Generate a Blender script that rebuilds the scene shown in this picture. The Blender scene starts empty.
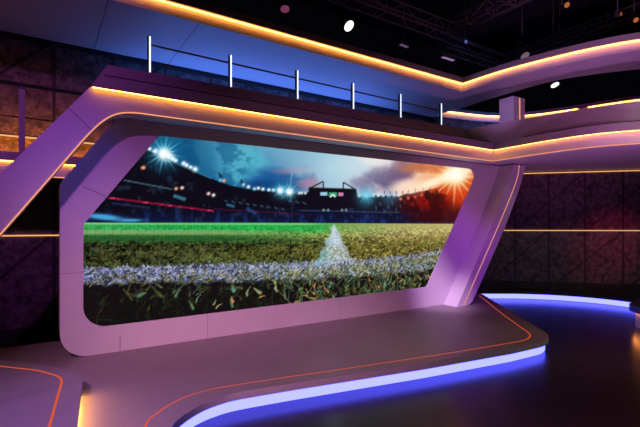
import bpy, bmesh, math, random
import numpy as np
from mathutils import Vector, Matrix
from mathutils.geometry import tessellate_polygon

random.seed(7)
sc = bpy.context.scene
COL = sc.collection

# ------------------------------------------------------------------ camera
F, HY, CX = 427.0, 227.0, 320.0
CAM = Vector((0.0, -6.02, 1.8))
_k = math.hypot(659, 427)
CR, SR = 659 / _k, 427 / _k
cd = bpy.data.cameras.new('camera')
cam = bpy.data.objects.new('camera', cd)
COL.objects.link(cam)
cam.location = CAM
cam.rotation_euler = (math.pi / 2, 0, -math.atan2(SR, CR))
cd.sensor_width = 36.0
cd.lens = F / 640 * 36
cd.shift_y = 13.5 / 640
cd.clip_start = 0.05
sc.camera = cam

# ------------------------------------------------------------------ helpers
def lin(c):
    c = c / 255.0
    return c / 12.92 if c <= 0.04045 else ((c + 0.055) / 1.055) ** 2.4
def rgb(r, g, b):
    return (lin(r), lin(g), lin(b), 1.0)

def mat(name, col, rough=0.5, metal=0.0, noise=None, spec=0.5, bump=0.0, nscale=6.0):
    m = bpy.data.materials.new(name)
    m.use_nodes = True
    nt = m.node_tree
    b = nt.nodes['Principled BSDF']
    b.inputs['Base Color'].default_value = (*col, 1)
    b.inputs['Roughness'].default_value = rough
    b.inputs['Metallic'].default_value = metal
    b.inputs['Specular IOR Level'].default_value = spec
    if noise is not None:
        tc = nt.nodes.new('ShaderNodeTexCoord')
        n = nt.nodes.new('ShaderNodeTexNoise')
        n.inputs['Scale'].default_value = nscale
        n.inputs['Detail'].default_value = 8
        n.inputs['Roughness'].default_value = 0.65
        r = nt.nodes.new('ShaderNodeValToRGB')
        r.color_ramp.elements[0].position = 0.35
        r.color_ramp.elements[1].position = 0.7
        r.color_ramp.elements[0].color = (*col, 1)
        r.color_ramp.elements[1].color = (*noise, 1)
        nt.links.new(tc.outputs['Object'], n.inputs['Vector'])
        nt.links.new(n.outputs['Fac'], r.inputs['Fac'])
        nt.links.new(r.outputs['Color'], b.inputs['Base Color'])
        if bump:
            bp = nt.nodes.new('ShaderNodeBump')
            bp.inputs['Strength'].default_value = bump
            bp.inputs['Distance'].default_value = 0.03
            nt.links.new(n.outputs['Fac'], bp.inputs['Height'])
            nt.links.new(bp.outputs['Normal'], b.inputs['Normal'])
    return m

def emit(name, col, strength):
    m = bpy.data.materials.new(name)
    m.use_nodes = True
    nt = m.node_tree
    nt.nodes.clear()
    e = nt.nodes.new('ShaderNodeEmission')
    o = nt.nodes.new('ShaderNodeOutputMaterial')
    e.inputs['Color'].default_value = (*col, 1)
    e.inputs['Strength'].default_value = strength
    nt.links.new(e.outputs[0], o.inputs['Surface'])
    return m

PAINT = mat('set_paint', (0.56, 0.54, 0.57), 0.42, noise=(0.60, 0.58, 0.60), nscale=1.5)
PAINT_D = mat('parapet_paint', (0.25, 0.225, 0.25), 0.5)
SEAM = mat('panel_gap', (0.03, 0.025, 0.03), 0.8)
BLACK = mat('black_finish', (0.012, 0.011, 0.012), 0.7)
METAL = mat('rig_metal', (0.16, 0.14, 0.14), 0.5, 0.2)
RAILM = mat('rail_metal', (0.06, 0.06, 0.07), 0.35, 0.6)
STAGE = mat('stage_vinyl', (0.16, 0.14, 0.145), 0.38, noise=(0.19, 0.16, 0.17), nscale=2.2, spec=0.45)
RIMM = mat('stage_rim', (0.30, 0.30, 0.30), 0.4)
FLOOR = mat('floor_gloss', (0.013, 0.009, 0.010), 0.22, noise=(0.016, 0.011, 0.011), nscale=1.2, spec=0.26)
WALL = mat('stone_panel', (0.02, 0.016, 0.018), 0.8, noise=(0.16, 0.125, 0.13), nscale=9.0, bump=1.0)
SOFF = mat('canopy_paint', (0.42, 0.42, 0.46), 0.5)
CEIL = mat('black_ceiling', (0.006, 0.006, 0.006), 0.9)
E_ORANGE = emit('amber_led', (1.0, 0.32, 0.055), 16.0)
E_CANOPY = emit('amber_led_canopy', (1.0, 0.31, 0.05), 14.0)
E_LINE = emit('amber_line', (1.0, 0.36, 0.16), 1.05)
E_WALL = emit('amber_wall_line', (1.0, 0.45, 0.16), 1.0)
E_INLAY = emit('orange_inlay', (0.95, 0.13, 0.035), 0.75)
E_BLUE = emit('blue_led', (0.088, 0.092, 1.0), 6.4)
E_POST = emit('white_tube', (0.72, 0.80, 1.0), 1.6)
E_RISER = emit('amber_riser', (1.0, 0.42, 0.12), 26.0)

def link(name, me, m, parent=None):
    o = bpy.data.objects.new(name, me)
    COL.objects.link(o)
    for x in (m if isinstance(m, (list, tuple)) else [m]):
        me.materials.append(x)
    if parent:
        o.parent = parent
        o.matrix_parent_inverse = Matrix.Translation(-Vector(parent.location)) if False else Matrix.Identity(4)
    return o

class MB:
    """collects geometry (world coordinates) for ONE mesh object"""
    def __init__(s):
        s.v, s.f, s.mi, s.sm = [], [], [], []
    def add(s, vs, fs, mi=0, smooth=False):
        b = len(s.v)
        s.v += [tuple(p) for p in vs]
        for f in fs:
            s.f.append([b + i for i in f]); s.mi.append(mi); s.sm.append(smooth)
        return s
    def box(s, a, b, mi=0):
        x0, y0, z0 = [min(a[i], b[i]) for i in range(3)]
        x1, y1, z1 = [max(a[i], b[i]) for i in range(3)]
        vs = [(x0,y0,z0),(x1,y0,z0),(x1,y1,z0),(x0,y1,z0),(x0,y0,z1),(x1,y0,z1),(x1,y1,z1),(x0,y1,z1)]
        return s.add(vs, [(0,3,2,1),(4,5,6,7),(0,1,5,4),(1,2,6,5),(2,3,7,6),(3,0,4,7)], mi)
    def prism(s, outer, lo, hi, axis='z', holes=(), mi=0):
        """polygon (with holes) extruded along z (plan polygons) or y (elevation polygons)"""
        loops = [list(outer)] + [list(h) for h in holes]
        flat = [p for l in loops for p in l]
        tris = tessellate_polygon([[Vector((p[0], p[1], 0)) for p in l] for l in loops])
        put = (lambda p, h: (p[0], p[1], h)) if axis == 'z' else (lambda p, h: (p[0], h, p[1]))
        n = len(flat)
        vs = [put(p, lo) for p in flat] + [put(p, hi) for p in flat]
        fs = [tuple(t) for t in tris] + [tuple(n + i for i in reversed(t)) for t in tris]
        b = 0
        for l in loops:
            m = len(l)
            for i in range(m):
                j = (i + 1) % m
                fs.append((b + i, b + j, n + b + j, n + b + i))
            b += m
        return s.add(vs, fs, mi)
    def tube(s, pts, r, n=10, mi=0, cap=True, smooth=True):
        pts = [Vector(p) for p in pts]
        rs = r if isinstance(r, (list, tuple)) else [r] * len(pts)
        vs, fs = [], []
        up = Vector((0, 0, 1))
        for i, p in enumerate(pts):
            d = (pts[min(i + 1, len(pts) - 1)] - pts[max(i - 1, 0)]).normalized()
            a = d.cross(up if abs(d.z) < 0.95 else Vector((1, 0, 0))).normalized()
            b = d.cross(a)
            for k in range(n):
                t = 2 * math.pi * k / n
                vs.append(p + (a * math.cos(t) + b * math.sin(t)) * rs[i])
        for i in range(len(pts) - 1):
            for k in range(n):
                k2 = (k + 1) % n
                fs.append((i*n+k, i*n+k2, (i+1)*n+k2, (i+1)*n+k))
        if cap:
            fs.append(tuple(range(n - 1, -1, -1)))
            fs.append(tuple((len(pts)-1)*n + k for k in range(n)))
        return s.add(vs, fs, mi, smooth)
    def rings(s, rr, closed_profile=True, cap=True, mi=0, smooth=False):
        n = len(rr[0]); vs = [p for r in rr for p in r]; fs = []
        for i in range(len(rr) - 1):
            for k in range(n if closed_profile else n - 1):
                k2 = (k + 1) % n
                fs.append((i*n+k, (i+1)*n+k, (i+1)*n+k2, i*n+k2))
        if cap and closed_profile:
            fs.append(tuple(range(n))); fs.append(tuple((len(rr)-1)*n + k for k in range(n-1, -1, -1)))
        return s.add(vs, fs, mi, smooth)
    def build(s, name, m, parent=None, bevel=0.0):
        off = Vector(parent_world(parent)) if parent else Vector((0, 0, 0))
        origin = Vector((0, 0, 0))
        if not parent and s.v:
            xs, ys, zs = zip(*s.v)
            origin = Vector(((min(xs)+max(xs))/2, (min(ys)+max(ys))/2, min(zs)))
            off = origin
        me = bpy.data.meshes.new(name)
        me.from_pydata([tuple(Vector(p) - off) for p in s.v], [], s.f)
        me.polygons.foreach_set('material_index', s.mi)
        me.polygons.foreach_set('use_smooth', s.sm)
        bm = bmesh.new(); bm.from_mesh(me)
        bmesh.ops.recalc_face_normals(bm, faces=bm.faces)
        bm.to_mesh(me); bm.free()
        o = link(name, me, m, parent)
        o.location = origin
        if bevel:
            b = o.modifiers.new('bevel', 'BEVEL'); b.width = bevel; b.segments = 2; b.limit_method = 'ANGLE'
        return o

def parent_world(o):
    p = Vector((0, 0, 0))
    while o:
        p += Vector(o.location); o = o.parent
    return p

def thing(name, loc, label, cat, group=None):
    o = bpy.data.objects.new(name, None)
    o.empty_display_size = 0.2
    COL.objects.link(o)
    o.location = loc
    return tag(o, label, cat, group)
def tag(o, label, cat, group=None):
    o['label'] = label; o['category'] = cat
    if group: o['group'] = group
    return o
def struct(o):
    o['kind'] = 'structure'; return o

def offset_path(path, d):
    """offset an open plan polyline to its right by d, with mitres"""
    P = [Vector((p[0], p[1])) for p in path]; out = []
    for i, p in enumerate(P):
        ns = []
        if i > 0: t = (P[i] - P[i-1]).normalized(); ns.append(Vector((t.y, -t.x)))
        if i < len(P) - 1: t = (P[i+1] - P[i]).normalized(); ns.append(Vector((t.y, -t.x)))
        m = sum(ns, Vector((0, 0))).normalized()
        out.append(p + m * (d / max(0.3, m.dot(ns[0]))))
    return out
def sweep_rings(path, prof):
    cols = [offset_path(path, o) for o, z in prof]
    return [[(cols[k][i].x, cols[k][i].y, prof[k][1]) for k in range(len(prof))] for i in range(len(path))]
def smooth_path(pts, n=6):
    P = [Vector((p[0], p[1])) for p in pts]; out = []
    for i in range(len(P) - 1):
        p0 = P[max(i-1, 0)]; p1 = P[i]; p2 = P[i+1]; p3 = P[min(i+2, len(P)-1)]
        for k in range(n):
            t = k / n
            out.append(0.5*((2*p1) + (p2-p0)*t + (2*p0-5*p1+4*p2-p3)*t*t + (3*p1-p0-3*p2+p3)*t**3))
    out.append(P[-1])
    return [(p.x, p.y) for p in out]
def round_poly(pts, n=8):
    """pts: (x, y, radius) -> polygon with rounded corners"""
    out = []; N = len(pts)
    for i, (x, y, r) in enumerate(pts):
        p = Vector((x, y)); a = Vector(pts[i-1][:2]); b = Vector(pts[(i+1) % N][:2])
        if r <= 0: out.append((x, y)); continue
        da = (a - p); db = (b - p)
        ang = da.angle(db); t = min(r / math.tan(ang/2), da.length*0.48, db.length*0.48)
        rr = t * math.tan(ang/2)
        p1 = p + da.normalized()*t; p2 = p + db.normalized()*t
        c = p + (da.normalized() + db.normalized()).normalized() * (rr / math.sin(ang/2))
        a1 = math.atan2(p1.y-c.y, p1.x-c.x); a2 = math.atan2(p2.y-c.y, p2.x-c.x)
        d = (a2 - a1 + math.pi) % (2*math.pi) - math.pi
        for k in range(n + 1):
            t_ = a1 + d*k/n
            out.append((c.x + rr*math.cos(t_), c.y + rr*math.sin(t_)))
    return out
def ribbon(path, half, z0, z1):
    """flat strip following a plan path"""
    A = offset_path(path, half); B = offset_path(path, -half)
    return [[(a.x, a.y, z0), (b.x, b.y, z0), (b.x, b.y, z1), (a.x, a.y, z1)] for a, b in zip(A, B)]

# ------------------------------------------------------------------ room shell
ZC = 4.8          # underside of the upper canopy
ZB = 3.205        # underside of the balcony beam
WY = 2.15         # back wall plane
struct(MB().box((-8, -9, -0.1), (17, 3.5, 0)).build('floor', FLOOR))
struct(MB().box((-8, -9, 7.6), (17, 3.5, 7.7)).build('ceiling', CEIL))

# back wall: stone-look panels with black joints in verticals, levels and long diagonals
seam_x = [0.146 + 0.872*i for i in range(-7, 11)]
zl = [0.0, 1.70, 3.20, ZC]
def joint(m, p, q, w, d, nrm):
    p, q, nrm = Vector(p), Vector(q), Vector(nrm)
    t = (q - p).normalized(); s = t.cross(nrm).normalized() * w/2
    a = [p - s, p + s, q + s, q - s]
    m.add([x for x in a] + [x + nrm*d for x in a], [(0,1,2,3),(7,6,5,4),(0,4,5,1),(1,5,6,2),(2,6,7,3),(3,7,4,0)], 1)
wb = MB().box((-6, WY, 0), (9.35, WY+0.15, ZC))
n_ = (0, -1, 0)
for x in seam_x:
    joint(wb, (x, WY, 0), (x, WY, ZC), 0.045, 0.012, n_)
for i in range(0, len(seam_x) - 2, 2):
    i0 = i + 1 if False else i
    for a, b in zip(zl[:-1], zl[1:]):
        xa, xb = seam_x[i0 + 1], seam_x[min(i0 + 3, len(seam_x)-1)]
        if xb > xa: joint(wb, (xa, WY, a), (xb, WY, b), 0.035, 0.010, n_)
joint(wb, (-6, WY, ZC-0.04), (9.3, WY, ZC-0.04), 0.08, 0.02, n_)
joint(wb, (-6, WY, 0.1), (9.3, WY, 0.1), 0.22, 0.02, n_)
struct(wb.build('wall_back', [WALL, BLACK]))

# right wall, angled
R0, R1 = Vector((9.35, 1.75)), Vector((14.6, -3.73))
rd = (R1 - R0).normalized(); rn = Vector((-rd.y, rd.x)) * -1
if rn.dot(Vector((0, -6)) - R0) < 0: rn = -rn
RN = (rn.x, rn.y, 0)
def rw(t, z, off=0.0):
    p = R0 + rd*t + rn*off
    return (p.x, p.y, z)
LW = (R1 - R0).length
wr = MB()
q = [rw(0, 0), rw(LW, 0), rw(LW, 0, -0.15), rw(0, 0, -0.15)]
wr.prism([(p[0], p[1]) for p in q], 0, 3.9)
tt = [-0.02 + 0.757, 1.56, 2.36, 3.21, 4.06, 4.90, 5.74, 6.6]
for t in tt: joint(wr, rw(t, 0), rw(t, 3.9), 0.035, 0.012, RN)
for k, a, b in ((1, 1.70, 3.20), (3, 1.70, 3.20), (5, 1.70, 3.20), (0, 0.2, 1.70), (2, 0.2, 1.70), (4, 0.2, 1.70)):
    joint(wr, rw(tt[k], a), rw(tt[k+2], b), 0.030, 0.010, RN)
joint(wr, rw(0, 3.30), rw(LW, 3.30), 0.12, 0.02, RN)
joint(wr, rw(0, 0.30), rw(LW, 0.30), 0.16, 0.02, RN)
struct(wr.build('wall_right', [WALL, BLACK]))

# light lines let into the walls
def wall_line(p, q, nrm, label):
    p, q, nv = Vector(p), Vector(q), Vector(nrm)
    m = MB(); t = Vector((0, 0, 0.011))
    a = [p - t, q - t, q + t, p + t]
    m.add(a + [x + nv*0.02 for x in a], [(0,1,2,3),(7,6,5,4),(0,4,5,1),(1,5,6,2),(2,6,7,3),(3,7,4,0)])
    tag(m.build('wall_light_line', E_WALL), label, 'strip light', 'amber lines on the walls')
wall_line((-5.9, WY-0.012, 1.665), (9.2, WY-0.012, 1.665), n_, 'thin amber light line on dark wall left of the video wall frame, at mid height')
wall_line((-5.9, WY-0.012, 3.21), (9.2, WY-0.012, 3.21), n_, 'thin amber light line on the wall behind the left balcony railing')
wall_line(rw(0.1, 1.71, 0.012), rw(LW, 1.71, 0.012), RN, 'thin amber light line halfway up the dark stone wall on the right')
wall_line(rw(0.1, 3.20, 0.012), rw(LW, 3.20, 0.012), RN, 'thin amber light line along the top of the dark stone wall on the right')

# ------------------------------------------------------------------ stage platforms
st_edge = [(-6, -5.0), (0.1, -5.0), (0.55, -4.6), (0.70, -4.0), (0.70, -3.3), (0.76, -2.80), (0.855, -2.503), (0.988, -2.341), (1.181, -2.20), (1.378, -2.130), (1.606, -2.115), (2.2, -2.20)]
st_front = smooth_path(st_edge[2:], 4)
st_tail = round_poly([(2.2, -2.20, 0), (3.788, -2.475, 0), (5.2, -2.665, 0), (6.17, -2.715, 0.85), (7.235, -1.457, 0), (8.696, 0.317, 0), (8.80, 0.44, 0), (8.45, 0.98, 0), (0, 0.98, 0)], 8)[1:-1]
stage_rim = [(-6, -5.0), (0.1, -5.0)] + st_front + st_tail
stage_poly = stage_rim + [(-6, 1.04)]
st = thing('stage_platform', (3.5, -1.0, 0), 'broad low plum stage with blue glowing riser in front of the video wall', 'stage')
MB().prism(stage_poly, 0.122, 0.2).build('deck', STAGE, st)
rp = [(a.x, a.y) for a in offset_path(stage_rim, -0.07)]
MB().prism([(p[0], p[1]) for p in rp] + [(-6, 0.95)], 0.0, 0.12).build('base', BLACK, st)
k0 = 2
def led_skirt(path, off, z0, z1, th=0.02):
    return sweep_rings(path, [(off, z0), (off + th, z0), (off + th, z1), (off, z1)])
rk = [i for i, p in enumerate(stage_rim) if True]
edge_path = stage_rim[2:]
n_e = next(i for i, p in enumerate(edge_path) if p[0] > 8.68) + 1
o = MB().rings(led_skirt(edge_path[:n_e], -0.06, 0.006, 0.118)).build('riser_light', E_BLUE, st)
o['label'] = 'pale blue glowing riser strip'
o = MB().rings(sweep_rings(edge_path[:n_e], [(0.0, 0.125), (0.006, 0.125), (0.006, 0.196), (0.0, 0.196)])).build('edge_trim', RIMM, st)
inl = [(0.56, -3.6), (0.58, -3.0), (0.689, -2.396+0.02), (0.825, -2.175), (0.98, -2.040), (1.159, -1.945), (1.418, -1.905), (1.9, -1.965), (2.673, -2.095)]
inl = smooth_path(inl, 5) + round_poly([(2.7, -2.1, 0), (3.975, -2.310, 0), (4.846, -2.435, 0), (5.95, -2.56, 0.7), (6.965, -1.386, 0), (8.56, 0.34, 0)], 8)[1:]
o = MB().rings(ribbon(inl, 0.008, 0.1985, 0.2003)).build('inlaid_light_line', E_INLAY, st)
o['label'] = 'thin orange light line inlaid along the edge'

pl_r = round_poly([(-3.0, 2.0, 0), (0.02, -0.66, 0.9), (0.335, -1.22, 0.6), (0.205, -2.464, 0), (0.10, -3.6, 0.3), (-4, -3.9, 0)], 8)[1:-1]
pl_back = (-1.15, 0.72)
plat = [pl_back] + pl_r + [(-4.0, -3.9), (-4.0, 0.72)]
pt = thing('presenter_platform', (-1.5, -1.5, 0.2), 'raised violet-lit platform with orange light line, in the near left corner', 'stage')
MB().prism(plat, 0.325, 0.35).build('deck', STAGE, pt)
MB().prism([(p.x, p.y) for p in offset_path([pl_back] + pl_r, 0.05)] + [(-3.95, -3.85), (-3.95, 0.66)], 0.2, 0.325).build('base', BLACK, pt)
i0 = next(i for i, p in enumerate(pl_r) if p[1] < -1.42)
o = MB().rings(led_skirt(pl_r[i0-1:], 0.03, 0.205, 0.318)).build('riser_light', E_RISER, pt)
o['label'] = 'amber glowing riser strip under the deck edge'
pin = round_poly([(-1.4, 0.66, 0), (-0.05, -0.84, 0.7), (0.16, -1.22, 0.5), (0.035, -2.354, 0), (-0.05, -3.2, 0)], 8)
o = MB().rings(ribbon(pin, 0.009, 0.3485, 0.3512)).build('inlaid_light_line', E_INLAY, pt)
o['label'] = 'orange light line inlaid near the edge'
MB().add([(-1.6,-1.9,0.3506),(0.06,-1.50,0.3506),(0.06,-1.506,0.3506),(-1.6,-1.906,0.3506)], [(0,1,2,3)]).build('deck_seam', SEAM, pt)

rear = smooth_path([(8.95, 1.25), (9.05, 0.93), (9.30, 0.70), (10.0, 0.22), (10.55, -0.40), (10.90, -1.20), (10.95, -2.0), (10.9, -3.0)], 6)
rear_poly = rear + [rw(LW*0.93, 0, 0.03)[:2], rw(0.15, 0, 0.03)[:2]]
rs = thing('rear_stage_platform', (10.4, 0, 0), 'curved low dark platform with blue glowing riser along the right wall', 'stage')
MB().prism(rear_poly, 0.125, 0.2).build('deck', BLACK, rs)
MB().prism([(p.x, p.y) for p in offset_path(rear, -0.05)] + [rw(LW*0.92, 0, 0.05)[:2], rw(0.2, 0, 0.05)[:2]], 0.0, 0.125).build('base', BLACK, rs)
MB().rings(led_skirt(rear, -0.05, 0.006, 0.12)).build('riser_light', E_BLUE, rs)

cp_pts = [(9.62, -2.48), (9.30, -2.51), (9.04, -2.535), (8.92, -2.57), (8.83, -2.65), (8.70, -2.80), (8.55, -3.0), (8.35, -3.4)]
cp = smooth_path(cp_pts, 4)
ct = thing('corner_platform', (9.2, -3.0, 0), 'dark topped rounded platform end with amber lit side, at the far right edge', 'stage')
MB().prism(cp + [(8.5, -3.8), (10.5, -3.8), (10.5, -2.5)], 0.285, 0.405).build('deck', mat('dark_deck', (0.05, 0.045, 0.055), 0.45), ct)
cpi = [(p.x, p.y) for p in offset_path([(p[0], p[1]) for p in cp], 0.0)]
ins = [(p[0] + 0.10, p[1] - 0.06) for p in cp]
MB().prism(ins + [(8.6, -3.7), (10.4, -3.7), (10.4, -2.6)], 0.0, 0.285).build('base', PAINT, ct)
ledc = [(p[0] + 0.080, p[1] - 0.048) for p in cp][2:]
o = MB().rings(ribbon(ledc, 0.006, 0.270, 0.284)).build('light_strip', emit('amber_led_low', (1.0, 0.30, 0.05), 24.0), ct)
o['label'] = 'amber light strip under the deck lip'

# ------------------------------------------------------------------ video wall surround
outer = round_poly([(0.169, 0.2, 0.30), (6.93, 0.2, 0), (8.13, 1.93, 0), (8.70, 2.85, 0), (8.88, ZB, 0), (0.80, ZB, 0), (0.169, 2.33, 0.12)], 10)
hole = round_poly([(0.412, 0.538, 0.27), (6.45, 0.600, 0.10), (8.07, 3.07, 0.17), (1.315, 3.035, 0.0), (0.418, 1.835, 0.10)], 10)
fr = thing('video_wall_surround', (3.5, 0.2, 0.2), 'pale angular frame with rounded corners around the stadium screen', 'frame')
fm = MB().prism(outer, 0.0, 0.018, axis='y', holes=[hole])
hole_b = round_poly([(0.33, 0.44, 0.1), (6.50, 0.50, 0.05), (8.20, 3.14, 0.1), (1.24, 3.14, 0.0), (0.33, 1.92, 0.05)], 5)
MB().prism(outer, 0.018, 0.4, axis='y', holes=[hole_b]).build('frame_body', PAINT, fr)
o = fm.build('frame_panel', PAINT, fr)
def seam(m, p, q, y, w=0.006):
    p, q = Vector(p), Vector(q); t = (q - p).normalized(); s = Vector((-t.y, t.x))*w/2
    m.add([(a.x, y, a.y) for a in (p - s, p + s, q + s, q - s)], [(0,1,2,3)])
def fjoint(p, q, y, w=0.006):
    m = MB(); seam(m, p, q, y, w); m.build('panel_joint', SEAM, fr)
fjoint((0.41, 2.30), (0.66, 2.19), -0.0012)
fjoint((0.169, 1.235), (0.412, 1.24), -0.0012, 0.003)
fjoint((0.83, 0.40), (0.83, 0.205), -0.0012)
fjoint((1.98, 0.55), (1.98, 0.205), -0.0012, 0.004)
fjoint((4.3, 0.57), (4.3, 0.205), -0.0012, 0.003)


# ---- the LED screen and its picture
def fbm(x, y, seed, octv=4):
    rng = np.random.RandomState(seed); out = np.zeros_like(x); amp = 1.0; tot = 0
    for _ in range(octv):
        g = rng.rand(256, 256)
        xi = np.floor(x).astype(int); yi = np.floor(y).astype(int)
        fx = x - xi; fy = y - yi; fx = fx*fx*(3-2*fx); fy = fy*fy*(3-2*fy)
        a = g[yi % 256, xi % 256]; b = g[yi % 256, (xi+1) % 256]; c = g[(yi+1) % 256, xi % 256]; d = g[(yi+1) % 256, (xi+1) % 256]
        out += amp*((a*(1-fx)+b*fx)*(1-fy) + (c*(1-fx)+d*fx)*fy); tot += amp; amp *= 0.55; x = x*2.03+7; y = y*2.03+3
    return out/tot

def screen_picture(X, Z):
    """the stadium picture, drawn in the screen's own metres (X along, Z up); returns display RGB 0..255"""
    # picture coordinates of the artwork: s across, t down
    r = CR*X - SR*6.02; f = SR*X + CR*6.02
    s = CX + F*r/f; t = HY - F*(Z-1.8)/f
    C = lambda *c: np.array(c, float)
    img = np.zeros(X.shape + (3,))
    def mixin(col, a):
        a = np.clip(a, 0, 1)[..., None]
        img[:] = img*(1-a) + np.array(col, float)*a
    def ss(x, a, b):
        q = np.clip((x-a)/(b-a), 0, 1); return q*q*(3-2*q)
    def lerp(x, xs, cols):
        return np.stack([np.interp(x, xs, [c[k] for c in cols]) for k in range(3)], -1)
    # sky
    top = lerp(s, [84, 150, 185, 215, 250, 300, 340, 375, 400, 425, 450, 476],
               [(15,60,95),(20,75,110),(22,90,130),(60,135,170),(105,170,195),(130,185,210),(160,200,220),(220,225,238),(225,205,205),(232,175,130),(240,165,90),(235,120,50)])
    bot = lerp(s, [84, 150, 200, 240, 270, 300, 330, 360, 385, 410, 430, 450, 476],
               [(8,40,70),(10,70,110),(20,95,140),(25,85,150),(45,110,170),(130,160,190),(160,200,220),(190,205,225),(235,200,205),(250,215,190),(255,235,190),(255,170,80),(220,90,40)])
    k = np.clip((t - 140)/(190-140), 0, 1)[..., None]
    img[:] = top*(1-k) + bot*k
    n1 = fbm(X*1.6+3, Z*2.6, 5); n2 = fbm(X*3.5, Z*5+9, 6)
    mixin((85,185,205), ss(n1, .45, .62)*ss(s, 205, 235)*(1-ss(s, 258, 285))*0.75*ss(t,140,152))
    mixin((10,70,120), ss(n2, .5, .62)*(1-ss(s, 240, 262))*0.5)
    # dark blue cloud behind the stand
    def blob(cx, cy, rx, ry, w=0.5):
        d = np.sqrt(((s-cx)/rx)**2 + ((t-cy)/ry)**2) + (n2-0.5)*1.1 + (n1-0.5)*0.5
        return 1 - ss(d, 1-w, 1+w)
    mixin((25,85,150), blob(274, 181, 26, 13)*0.95)
    mixin((40,95,155), blob(296, 184, 20, 9)*0.9)
    mixin((190,140,165), blob(309, 184, 13, 6, .6)*0.75)
    mixin((200,150,170), blob(290, 171, 16, 3.0, .8)*0.45)
    mixin((128,112,148), blob(364, 183, 14, 7)*0.9)
    mixin((98,84,124), blob(382, 179, 17, 10)*0.95)
    mixin((112,86,122), blob(396, 170, 16, 11)*0.95)
    mixin((150,100,110), blob(412, 166, 18, 6)*0.8)
    mixin((200,120,70), blob(425, 167, 18, 5)*0.75)
    mixin((255,240,225), blob(375, 158, 16, 6, .8)*0.8)
    mixin((255,225,205), blob(412, 187, 16, 6, .7)*0.9)
    mixin((200,225,232), np.exp(-((s-350)/34)**2-((t-166)/16)**2)*.6)
    mixin((240,236,240), np.exp(-((s-384)/12)**2-((t-163)/5)**2)*.6)
    mixin((16,62,116), blob(268, 186, 30, 6)*0.7)
    # sun
    sd = np.sqrt(((s-456)/30)**2 + ((t-177)/20)**2)
    # stands
    roof = np.interp(s, [84, 120, 150, 164, 182, 200, 214, 230, 246, 262, 280, 300, 309, 310, 357, 358, 372, 392, 405, 420, 432, 445, 460, 476],
                     [128, 138, 150, 157, 165, 173, 179, 185, 188.5, 190.5, 192, 192.5, 192, 188, 189.5, 194, 195, 195, 194.5, 192, 188.5, 184, 181, 180])
    roof = roof + (fbm(X*9, X*0+2, 9)-0.5)*3.0*ss(s, 365, 380)
    inst = ss(t, roof-0.4, roof+0.6)
    stand = lerp(s, [84, 300, 395, 425, 440, 476], [(14,10,22),(16,12,24),(26,14,26),(90,16,18),(165,48,20),(205,85,30)])
    sh = ss(t, 186, 215)[..., None]
    stand = stand*(1-sh*0.55*ss(s, 400, 430)[..., None]) + sh*ss(s, 400, 430)[..., None]*0.35*np.array((60,8,20))
    img[:] = img*(1-inst[..., None]) + stand*inst[..., None]
    low = inst*ss(t, 205, 221)
    mixin((16,24,62), low*0.75*(0.5+n2))
    mixin((28,52,120), low*ss(fbm(X*14, Z*7, 31), .52, .66)*0.65)
    seats = fbm(X*13, Z*10, 33)
    mixin((60,90,120), inst*ss(seats, .66, .76)*0.30*(1-ss(s, 395, 420))*ss(t, roof+5, roof+14))
    mixin((230,110,50), inst*ss(seats, .55, .70)*0.6*ss(s, 408, 440)*ss(t, 182, 190)*(1-ss(t,202,208)))
    # streaks of the near stand
    def line(x0, y0, x1, y1, w, col, a=1.0):
        dx, dy = x1-x0, y1-y0; L = math.hypot(dx, dy)
        u = ((s-x0)*dx + (t-y0)*dy)/(L*L); d = np.abs((s-x0)*dy - (t-y0)*dx)/L
        mixin(col, (1-ss(d, w*0.4, w))*((u > 0) & (u < 1))*a)
    line(108, 197.5, 214, 211, 1.25, (150,20,58), .85)
    mixin((225,60,110), (np.abs(t-(197.5+(s-108)*.1274)) < .7)*ss(fbm(X*20, Z*0+4, 70), .55, .68)*((s > 108) & (s < 214))*.8)
    line(214, 209, 300, 214, 1.1, (90,20,45), .5)
    line(124, 180, 172, 189, 1.1, (70,112,130), .7)
    line(174, 195.5, 186, 199.5, 2.4, (60,130,165), .8); line(227, 204.5, 235, 206.5, 2.0, (60,120,160), .7); line(247, 208, 257, 214, 2.2, (40,90,150), .6)
    line(112, 203, 150, 208, 1.6, (40,60,110), .5)
    mixin((70,160,215), np.exp(-((s-104)/17)**2 - ((t-217-(s-104)*.10)/2.6)**2)*1.5)
    mixin((60,150,210), np.exp(-((s-130)/12)**2 - ((t-220.3)/1.5)**2)*1.4)
    line(300, 210.5, 400, 212.5, 1.0, (60,75,110), .6)
    for x in (323.5, 328, 342, 346): line(x, 209, x+1.5, 211, 1.4, (150,190,200), .7)
    for i in range(12):
        x = 225 + i*7.1; line(x, 200+(i*37 % 9), x+3.5, 202+(i*37 % 9), 1.0, (70,110,140), .55)
    for i in range(13):
        x = 372 + i*4.1; y = 199+(i*29 % 11); line(x, y, x+1.2, y+4, 1.0, (50,110,140), .5)
    # stand roof tower with gantries and three screens
    line(309, 189.5, 357, 191, 3.2, (18,14,22), 1)
    line(309.5, 188.6, 324, 181.2, 0.9, (30,24,32), 1); line(324, 181.2, 324, 188, 0.9, (30,24,32), 1)
    line(344, 182, 344, 189, 0.9, (30,24,32), 1); line(344, 182, 356, 189.5, 0.9, (30,24,32), 1)
    def rect(x0, y0, x1, y1, col):
        mixin(col, ss(s, x0-.4, x0+.4)*(1-ss(s, x1-.4, x1+.4))*ss(t, y0-.4, y0+.4)*(1-ss(t, y1-.4, y1+.4)))
    rect(321, 192, 328, 195.5, (150,205,225)); rect(329.5, 192.3, 337.5, 196.5, (60,165,120)); rect(339, 192.5, 344, 196, (205,130,175))
    line(331, 197, 333.5, 194, 1.0, (225,240,235)); line(333.5, 194, 336, 197, 1.0, (225,240,235))
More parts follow.
